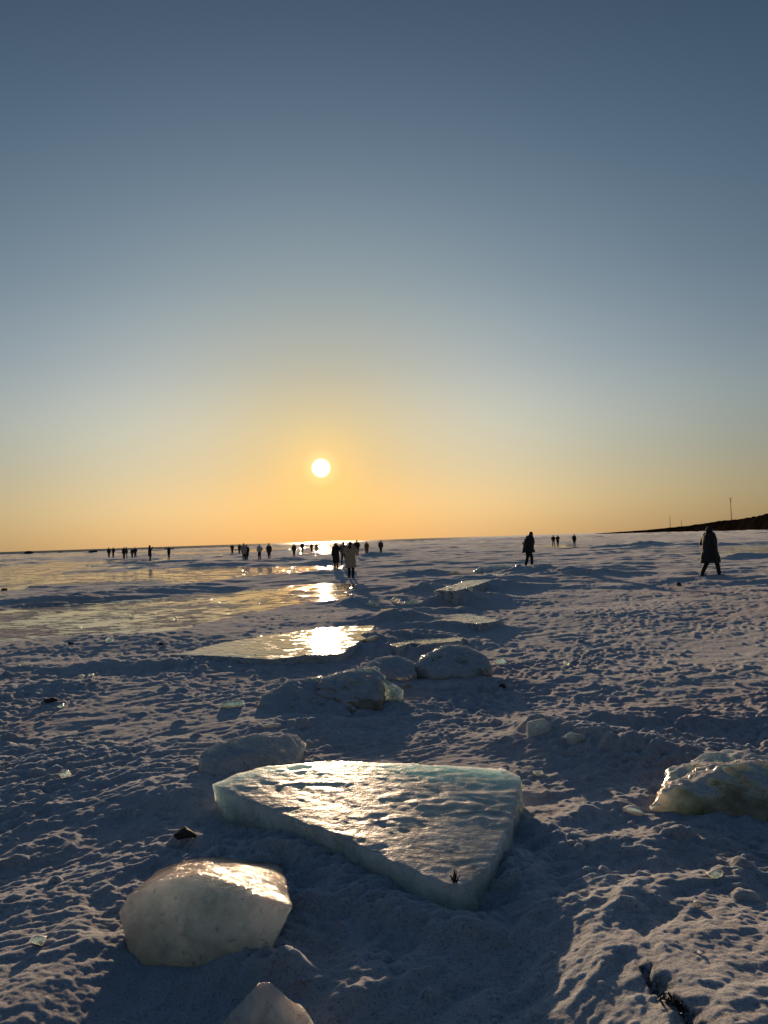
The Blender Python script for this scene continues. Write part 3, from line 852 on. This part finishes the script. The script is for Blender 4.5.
    if top == 'hood':
        ball(bm, hd + tilt @ Vector((0, -.025, .005)), (.112, .118, .142), tilt)
        tube(bm, [tor(0, -.03, 1.40), hd + tilt @ Vector((0, -.03, -.07))], [.12, .10])
    elif top in ('hoodback', 'scarf'):
        tube(bm, [tor(-.05, -.06, 1.43), tor(.05, -.06, 1.43)], [.075, .075])
        tube(bm, [tor(0, -.01, 1.40), tor(0, 0, 1.49)], [.10, .085])
    cm = voxel(bm, vx, 2, 'coat')
    if fine:
        v = verts_of(cm); v += normals_of(cm) * (.010 * gn3(v, 7, int(px)) + .006 * gn3(v, 16, int(px) + 3))[:, None]; set_verts(cm, v)
    link('coat', cm, cloth(coat), root)
    bm = bmesh.new()
    for s in (-1, 1):
        hip, knee, ank = leg(s)
        tube(bm, [hip + Vector((0, 0, .06)), hip, knee, ank + Vector((0, 0, .03))], [.095, .102, .078, .066], 12)
    tube(bm, [(0, 0, .87), (0, 0, 1.0)], [(.168, .12), (.162, .115)], 14)
    link('trousers', voxel(bm, vx, 2, 'trousers'), cloth(legs), root)
    for s in (-1, 1):
        hip, knee, ank = leg(s)
        bm = bmesh.new()
        up = .04 if step and s < 0 else 0
        tube(bm, [ank + (knee - ank).normalized() * .14, ank + Vector((0, -.01, -.01))], [.062, .056], 10)
        tube(bm, [(ank.x, ank.y - .04, .045 + up * .9), (ank.x, ank.y + .06, .042), (ank.x, ank.y + .16, .038 + (.03 if step and s > 0 else 0))], [(.050, .045), (.050, .042), (.044, .034)], 10)
        link('boot', voxel(bm, vx * .8, 1, 'boot'), M_BOOT, root)
    if top in ('hair', 'longhair', 'hoodback', 'scarf'):
        bm = bmesh.new()
        ball(bm, hd + tilt @ Vector((0, -.018, .022)), (.090, .098, .108), tilt)
        if top == 'longhair':
            tube(bm, [hd + tilt @ Vector((0, -.06, .0)), tor(0, -.10, 1.42), tor(0, -.135, 1.28)], [(.085, .06), (.10, .05), (.07, .03)])
        link('hair', voxel(bm, vx * .8, 1, 'hair'), M_HAIR, root)
    elif top == 'hat':
        bm = bmesh.new()
        ball(bm, hd + tilt @ Vector((0, -.005, .045)), (.095, .108, .092), tilt)
        tube(bm, [hd + tilt @ Vector((0, 0, .0)), hd + tilt @ Vector((0, 0, .05))], [(.094, .11), (.097, .112)])
        ball(bm, hd + tilt @ Vector((0, 0, .145)), (.03, .03, .03), tilt)
        link('hat', voxel(bm, vx * .8, 1, 'hat'), cloth(topcol or coat), root)
    root.location = p; root.rotation_euler = (0, 0, -math.radians(facing)); root.scale = (S, S, S)
    tag(root, label, 'person', 'people out on the ice')
    return root


BLK = (.012, .013, .016)
person(109.0, 557.8, 548.0, 'left one of the leftmost pair of dark-coated people far out on the ice', 170, hem=.8, bulk=1.08)
person(113.4, 557.6, 548.0, 'right one of the leftmost pair of dark-coated people, standing close to a companion', 200, hem=.85, arms='pocket')
person(124.2, 559.2, 547.8, 'broad dark figure just left of a leaning companion in the second cluster', 190, hem=.75, bulk=1.15)
person(127.0, 558.4, 547.7, 'dark figure leaning in at the right of the broad one in the second cluster', 250, arms='pocket', bow=4)
person(132.3, 558.2, 548.8, 'shorter dark figure of the pair standing left of the lone tall walker', 180, hem=.85)
person(135.4, 558.0, 547.7, 'slim dark figure of the pair standing left of the lone tall walker', 160, hem=.9, bulk=.9, arms='pocket')
person(150.0, 561.6, 546.2, 'tall lone figure in a long dark coat with arms folded at the chest', 90, hem=.55, arms='one_up', top='hood')
person(169.0, 558.7, 547.0, 'dark figure holding both arms straight out to the sides', 180, hem=.78, arms='out')
person(232.4, 555.0, 544.8, 'small dark figure with elbows out, first of the middle crowd from the left', 180, hem=.85, arms='photo', bulk=1.08)
person(239.5, 554.2, 544.2, 'small dark figure behind and left of the pale-coated one', 200, hem=.8, arms='pocket')
person(244.0, 560.3, 543.6, 'figure in a grey pale coat pressed against a dark-coated companion', 150, hem=.62, coat=(.30, .26, .22))
person(246.9, 560.8, 544.8, 'dark-coated figure standing tight against the grey-coated one', 200, hem=.5)
person(259.7, 560.2, 544.6, 'figure in a light grey jacket over black trousers', 190, hem=.88, coat=(.40, .38, .36), arms='pocket')
person(269.2, 559.0, 543.7, 'dark brown-coated figure right of the one in the light grey jacket', 170, hem=.7, coat=(.030, .020, .018), top='hat', topcol=(.03, .02, .02))
person(294.2, 556.8, 544.0, 'solitary dark figure midway between the crowd and the glare under the sun', 180, hem=.75)
person(302.4, 553.2, 542.0, 'slim dark figure far out, left of the glare under the sun', 180, hem=.8, bulk=.92)
person(311.6, 553.0, 543.4, 'dark figure at the left rim of the glare on the far ice', 200, hem=.85, arms='pocket', coat=(.03, .02, .016))
person(316.6, 552.8, 543.0, 'pale figure half lost in the glare under the sun', 170, hem=.7, coat=(.42, .33, .22), legs=(.2, .15, .12))
person(336.3, 568.6, 542.8, 'dark figure in a long padded coat with one hand raised, left of the beige coat', 200, hem=.38, arms='one_up', coat=(.022, .017, .013), top='hood')
person(344.0, 565.9, 541.6, 'grey-brown figure in short jacket with legs apart, behind the beige coat', 180, hem=.85, coat=(.20, .16, .13), legs=(.13, .105, .09), spread=.16, arms='pocket')
person(351.2, 578.2, 541.8, 'nearest of the group under the sun, long beige coat, black boots, raised arms', 8, hem=.50, coat=(.34, .27, .19), arms='photo', top='longhair', bulk=1.05)
person(357.2, 556.5, 540.2, 'dark figure showing behind the right shoulder of the beige coat', 180, hem=.75, bulk=1.1, arms='pocket')
person(366.9, 555.0, 541.6, 'figure in a brown coat standing right of the group around the beige coat', 200, hem=.45, coat=(.14, .075, .04))
person(381.0, 554.0, 544.3, 'small dark figure standing behind a low bank right of the group', 180, hem=.8, coat=(.03, .025, .026))
person(529.0, 568.0, 532.2, 'man with bowed head in a dark hooded jacket and black trousers on the ridge', 75, 'walk', hem=.72, arms='pocket', bow=13, top='hoodback', bulk=1.38)
person(553.6, 546.2, 535.4, 'tiny dark figure with legs apart, left of the far pair at right of centre', 180, hem=.85, arms='pocket', spread=.15)
person(557.9, 546.4, 535.7, 'tiny dark figure, right of the far pair at right of centre', 180, hem=.7, arms='out' if False else 'photo')
person(574.5, 545.6, 534.4, 'tiny lone dark figure standing right of the far pair', 180, hem=.6)
person(711.0, 577.2, 531.0, 'long-coated walker in black with a hood striding to the right', 82, 'stride', hem=.48, arms='pocket', bow=2, top='hood', bulk=1.28)

# ---------------------------------------------------------------- headland with poles
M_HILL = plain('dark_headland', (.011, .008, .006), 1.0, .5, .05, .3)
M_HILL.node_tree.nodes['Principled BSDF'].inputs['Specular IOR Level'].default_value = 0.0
prof = [(595, 533.6, 900), (620, 531.8, 860), (645, 530.2, 800), (668, 527.8, 730), (690, 525.6, 680), (706, 523.0, 640), (720, 521.2, 600), (740, 519.2, 560), (756, 516.6, 520), (768, 513.6, 500), (800, 508, 460), (860, 500, 420), (960, 490, 380)]
pts = []
for px, py, D in prof:
    d = ray(px, py); t = D / math.hypot(d.x, d.y)
    pts.append((d.x * t, d.y * t, EYE + d.z * t))
pa = np.array(pts)
s = np.concatenate([[0], np.cumsum(np.hypot(*(np.diff(pa[:, :2], axis=0).T)))])
nu, nv = 700, 40
su = np.linspace(0, s[-1], nu)
cx, cy, cz = (np.interp(su, s, pa[:, k]) for k in range(3))
inl = np.array((cx, cy)).T; inl = inl / np.linalg.norm(inl, axis=1)[:, None]       # inland is away from the shore
V = []
for k in range(nv):
    t = k / (nv - 1) * 2 - .55                      # -0.55 the shore foot, 0 the crest
    off = t * 60
    prf = np.clip(1 - (np.abs(t) / (.5 if t < 0 else 1.45)) ** 1.7, -.25, 1)
    x = cx + inl[:, 0] * off; y = cy + inl[:, 1] * off
    rough = .5 * gn(x / 9, y / 9, 5) + .35 * gn(x / 3.5, y / 3.5, 6) + .3 * gn(x / 1.6, y / 1.6, 8)
    z = cz * prf + rough * np.clip(cz / 6, 0.15, 1) * (1 if prf > 0 else .3)
    V.append(np.stack([x, y, z], 1))
V = np.array(V)
me = bpy.data.meshes.new('headland')
idx = np.arange(nv * nu).reshape(nv, nu)
q = np.stack([idx[:-1, :-1], idx[:-1, 1:], idx[1:, 1:], idx[1:, :-1]], -1).reshape(-1, 4)
me.from_pydata(V.reshape(-1, 3).tolist(), [], q.tolist()); me.shade_smooth()
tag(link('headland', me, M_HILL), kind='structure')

M_POLE = plain('weathered_pole', (.05, .042, .036), .85, .3, 3, .01)


def pole(px, top, bot, D, label, arms=True):
    d = ray(px, bot); t = D / math.hypot(d.x, d.y)
    b = Vector((d.x * t, d.y * t, EYE + d.z * t - 1.2)); h = (bot - top) / F * D + 1.2
    e = bpy.data.objects.new('utility_pole', None); COL.objects.link(e); e.location = b
    tag(e, label, 'utility pole', 'utility poles on the headland')
    bm = bmesh.new(); tube(bm, [(0, 0, 0), (0, 0, h)], [.24, .17], 10)
    me = bpy.data.meshes.new('post'); bm.to_mesh(me); bm.free(); link('post', me, M_POLE, e)
    if arms:
        for zz, w in ((h - .35, 1.05), (h - 2.1, .75)):
            bm = bmesh.new()
            bmesh.ops.create_cube(bm, size=1, matrix=Matrix.Translation((0, -.2, zz)) @ Matrix.Diagonal((w * 2, .16, .2, 1)))
            me = bpy.data.meshes.new('crossarm'); bm.to_mesh(me); bm.free(); c = link('crossarm', me, M_POLE, e)
            for sx in (-.92, 0, .92):
                bm = bmesh.new(); tube(bm, [(sx * w, -.2, zz + .1), (sx * w, -.2, zz + .42)], [.09, .06], 8)
                me = bpy.data.meshes.new('insulator'); bm.to_mesh(me); bm.free(); link('insulator', me, M_POLE, c)
    return e


pole(731.5, 500, 520, 580, 'tallest utility pole with two crossarms on the dark headland')
pole(670.3, 517, 527.5, 760, 'thin utility pole on the low left end of the headland', False)
pole(681.5, 520.5, 526.8, 860, 'shortest utility pole just right of the thin one on the headland', False)

# ---------------------------------------------------------------- frozen sea: one sheet to the horizon
rows = [.35]
while rows[-1] < 30000:
    r = rows[-1]
    if r < 1.7:
        dr = .025
    else:
        dr = min(max(.7 * r * r / 1221, .0055), .0065 * r)
    rows.append(r + dr)
rows = np.array(rows)
fine = np.radians(np.arange(-41, 41.001, .085))
rest = []
a = math.radians(41); da = math.radians(.085)
while a < math.pi - .02:
    da = min(da * 1.15, math.radians(6)); a += da
    if a < math.pi - .03:
        rest.append(a)
ang = np.concatenate([-np.array(rest)[::-1], fine, rest, [math.pi]])
dth = np.gradient(ang)
nr, na = len(rows), len(ang)
X = (rows[:, None] * np.sin(ang)[None]).ravel(); Y = (rows[:, None] * np.cos(ang)[None]).ravel()
drow = np.gradient(rows)
LOD = np.maximum(np.sqrt(drow[:, None] * rows[:, None] * np.radians(.085)) * 1.0 + 0 * ang[None], rows[:, None] * np.abs(dth)[None] * .9).ravel()
LOD = np.maximum(LOD, (0.45 * drow[:, None] + 0 * ang[None]).ravel())
Z = np.empty_like(X); ICE = np.empty_like(X); GR = np.empty_like(X)
for i in range(0, len(X), 400000):
    j = slice(i, i + 400000)
    Z[j], ICE[j], GR[j] = terrain(X[j], Y[j], LOD[j])
Z *= ss(9000, 3000, np.hypot(X, Y))
co = np.stack([X, Y, Z], 1)
co = np.vstack([co, [[0, 0, H(0.001, 0.001)]]])
idx = np.arange(nr * na).reshape(nr, na)
nxt = np.roll(idx, -1, axis=1)
quads = np.stack([idx[:-1], idx[1:], nxt[1:], nxt[:-1]], -1).reshape(-1, 4)
tris = np.stack([np.full(na, nr * na), idx[0], nxt[0]], -1)
me = bpy.data.meshes.new('frozen_sea')
nv_, nq, nt_ = len(co), len(quads), len(tris)
me.vertices.add(nv_); me.vertices.foreach_set('co', co.astype(np.float32).ravel())
me.loops.add(nq * 4 + nt_ * 3)
me.loops.foreach_set('vertex_index', np.concatenate([quads[:, ::-1].ravel(), tris[:, ::-1].ravel()]).astype(np.int32))
me.polygons.add(nq + nt_)
me.polygons.foreach_set('loop_start', np.concatenate([np.arange(nq) * 4, nq * 4 + np.arange(nt_) * 3]).astype(np.int32))
me.update(calc_edges=True)
RR = np.hypot(X, Y)
WAT = ss(430, 560, RR + 60 * gn(X / 140, Y / 140, 95)) * ss(.16, .02, X / RR)
ICE = ICE * (1 - WAT)
for nm, arr in (('ice', ICE), ('grit', GR), ('water', WAT)):
    at_ = me.attributes.new(nm, 'FLOAT', 'POINT'); at_.data.foreach_set('value', np.append(arr, 0).astype(np.float32))
me.shade_smooth()
if me.polygons[nq // 2].normal.z < 0:
    me.flip_normals()
ground = link('frozen_sea', me, ground_material()); tag(ground, kind='structure')

# ---------------------------------------------------------------- light
sd = bpy.data.lights.new('sun', 'SUN'); so = bpy.data.objects.new('sun', sd); COL.objects.link(so)
so.rotation_euler = (-SUN).to_track_quat('-Z', 'Y').to_euler(); so.location = (0, 0, 50)
sd.energy = 5.0; sd.color = (1.0, .70, .43); sd.angle = math.radians(.55)

w = bpy.data.worlds.new('World'); sc.world = w; w.use_nodes = True; nt = w.node_tree
bg = nt.nodes['Background']; bg.inputs[1].default_value = .1
sky = N(nt, 'ShaderNodeTexSky'); sky.sky_type = 'NISHITA'; sky.sun_elevation = EL; sky.sun_rotation = AZ; sky.sun_disc = False
sky.air_density = 1; sky.dust_density = 1.5; sky.ozone_density = 1
gm = N(nt, 'ShaderNodeGamma'); gm.inputs[1].default_value = .2; L(nt, sky.outputs[0], gm.inputs[0])
nor = N(nt, 'ShaderNodeVectorMath', operation='NORMALIZE'); L(nt, N(nt, 'ShaderNodeTexCoord').outputs['Generated'], nor.inputs[0])
sep = N(nt, 'ShaderNodeSeparateXYZ'); L(nt, nor.outputs[0], sep.inputs[0])
MK = [0, 2.5, 5.5, 9, 13, 19, 28, 38]
MV = [[0.466, 0.232, 0.075], [0.546, 0.314, 0.104], [0.455, 0.314, 0.135], [0.425, 0.333, 0.172], [0.328, 0.278, 0.168], [0.23, 0.219, 0.141], [0.153, 0.159, 0.115], [0.101, 0.108, 0.082]]
ra = ramp(nt, sep.outputs[2], [(math.sin(math.radians(k)), v) for k, v in zip(MK, MV)] + [(.80, (.055, .074, .074)), (1.0, (.042, .064, .074))], 'B_SPLINE')
dt = N(nt, 'ShaderNodeVectorMath', operation='DOT_PRODUCT'); L(nt, nor.outputs[0], dt.inputs[0]); dt.inputs[1].default_value = SUN
th = mth(nt, 'ARCCOSINE', mth(nt, 'MINIMUM', dt.outputs['Value'], 1.0))
th = mth(nt, 'DIVIDE', th, math.pi)
TK = [0, 4, 9, 15, 22, 30, 42]
TB = [[1.0, 1.0, 1.0], [0.858, 0.96, 1.234], [0.821, 1.033, 1.691], [0.81, 1.105, 2.023], [0.659, 0.948, 1.842], [0.529, 0.786, 1.579], [0.325, 0.528, 1.143]]
rb = ramp(nt, th, [(k / 180, [q / 2.1 for q in v]) for k, v in zip(TK, TB)] + [(.42, [.26 / 2.1, .46 / 2.1, 1.05 / 2.1]), (1.0, [.2 / 2.1, .38 / 2.1, .9 / 2.1])], 'B_SPLINE')
def vm(op, a, b):
    n = N(nt, 'ShaderNodeVectorMath', operation=op); L(nt, a, n.inputs[0])
    if isinstance(b, tuple):
        n.inputs[1].default_value = b
    else:
        L(nt, b, n.inputs[1])
    return n.outputs[0]
tot = vm('MULTIPLY', vm('MULTIPLY', gm.outputs[0], ra), rb)
tot = vm('MULTIPLY', tot, (21.0, 21.0, 21.0))
def glow(a, b, col):
    """Brightness falling from 1 to 0 between two angles (degrees) from the sun's centre."""
    mr = N(nt, 'ShaderNodeMapRange'); mr.interpolation_type = 'SMOOTHSTEP'
    L(nt, th, mr.inputs['Value'])
    for k_, v_ in (('From Min', a / 180), ('From Max', b / 180), ('To Min', 1.0), ('To Max', 0.0)):
        mr.inputs[k_].default_value = v_
    sc_ = N(nt, 'ShaderNodeVectorMath', operation='SCALE'); sc_.inputs[0].default_value = col; L(nt, mr.outputs[0], sc_.inputs['Scale'])
    return sc_.outputs[0]
for a_, b_, c_ in ((.38, .78, (50, 45, 34)), (.55, 1.7, (1.3, 1.5, .7)), (1.0, 5.0, (.5, .35, .06))):
    tot = vm('ADD', tot, glow(a_, b_, c_))
L(nt, tot, bg.inputs[0])

# ---------------------------------------------------------------- render settings
sc.view_settings.view_transform = 'Standard'; sc.view_settings.look = 'None'
sc.view_settings.exposure = 0; sc.view_settings.gamma = 1
sc.render.engine = 'CYCLES'
cy_ = sc.cycles
cy_.use_denoising = True
try:
    cy_.denoiser = 'OPENIMAGEDENOISE'
except Exception:
    pass
cy_.sample_clamp_indirect = 4.0
cy_.max_bounces = 8; cy_.transmission_bounces = 6; cy_.diffuse_bounces = 3; cy_.glossy_bounces = 3
cy_.caustics_reflective = False; cy_.caustics_refractive = False
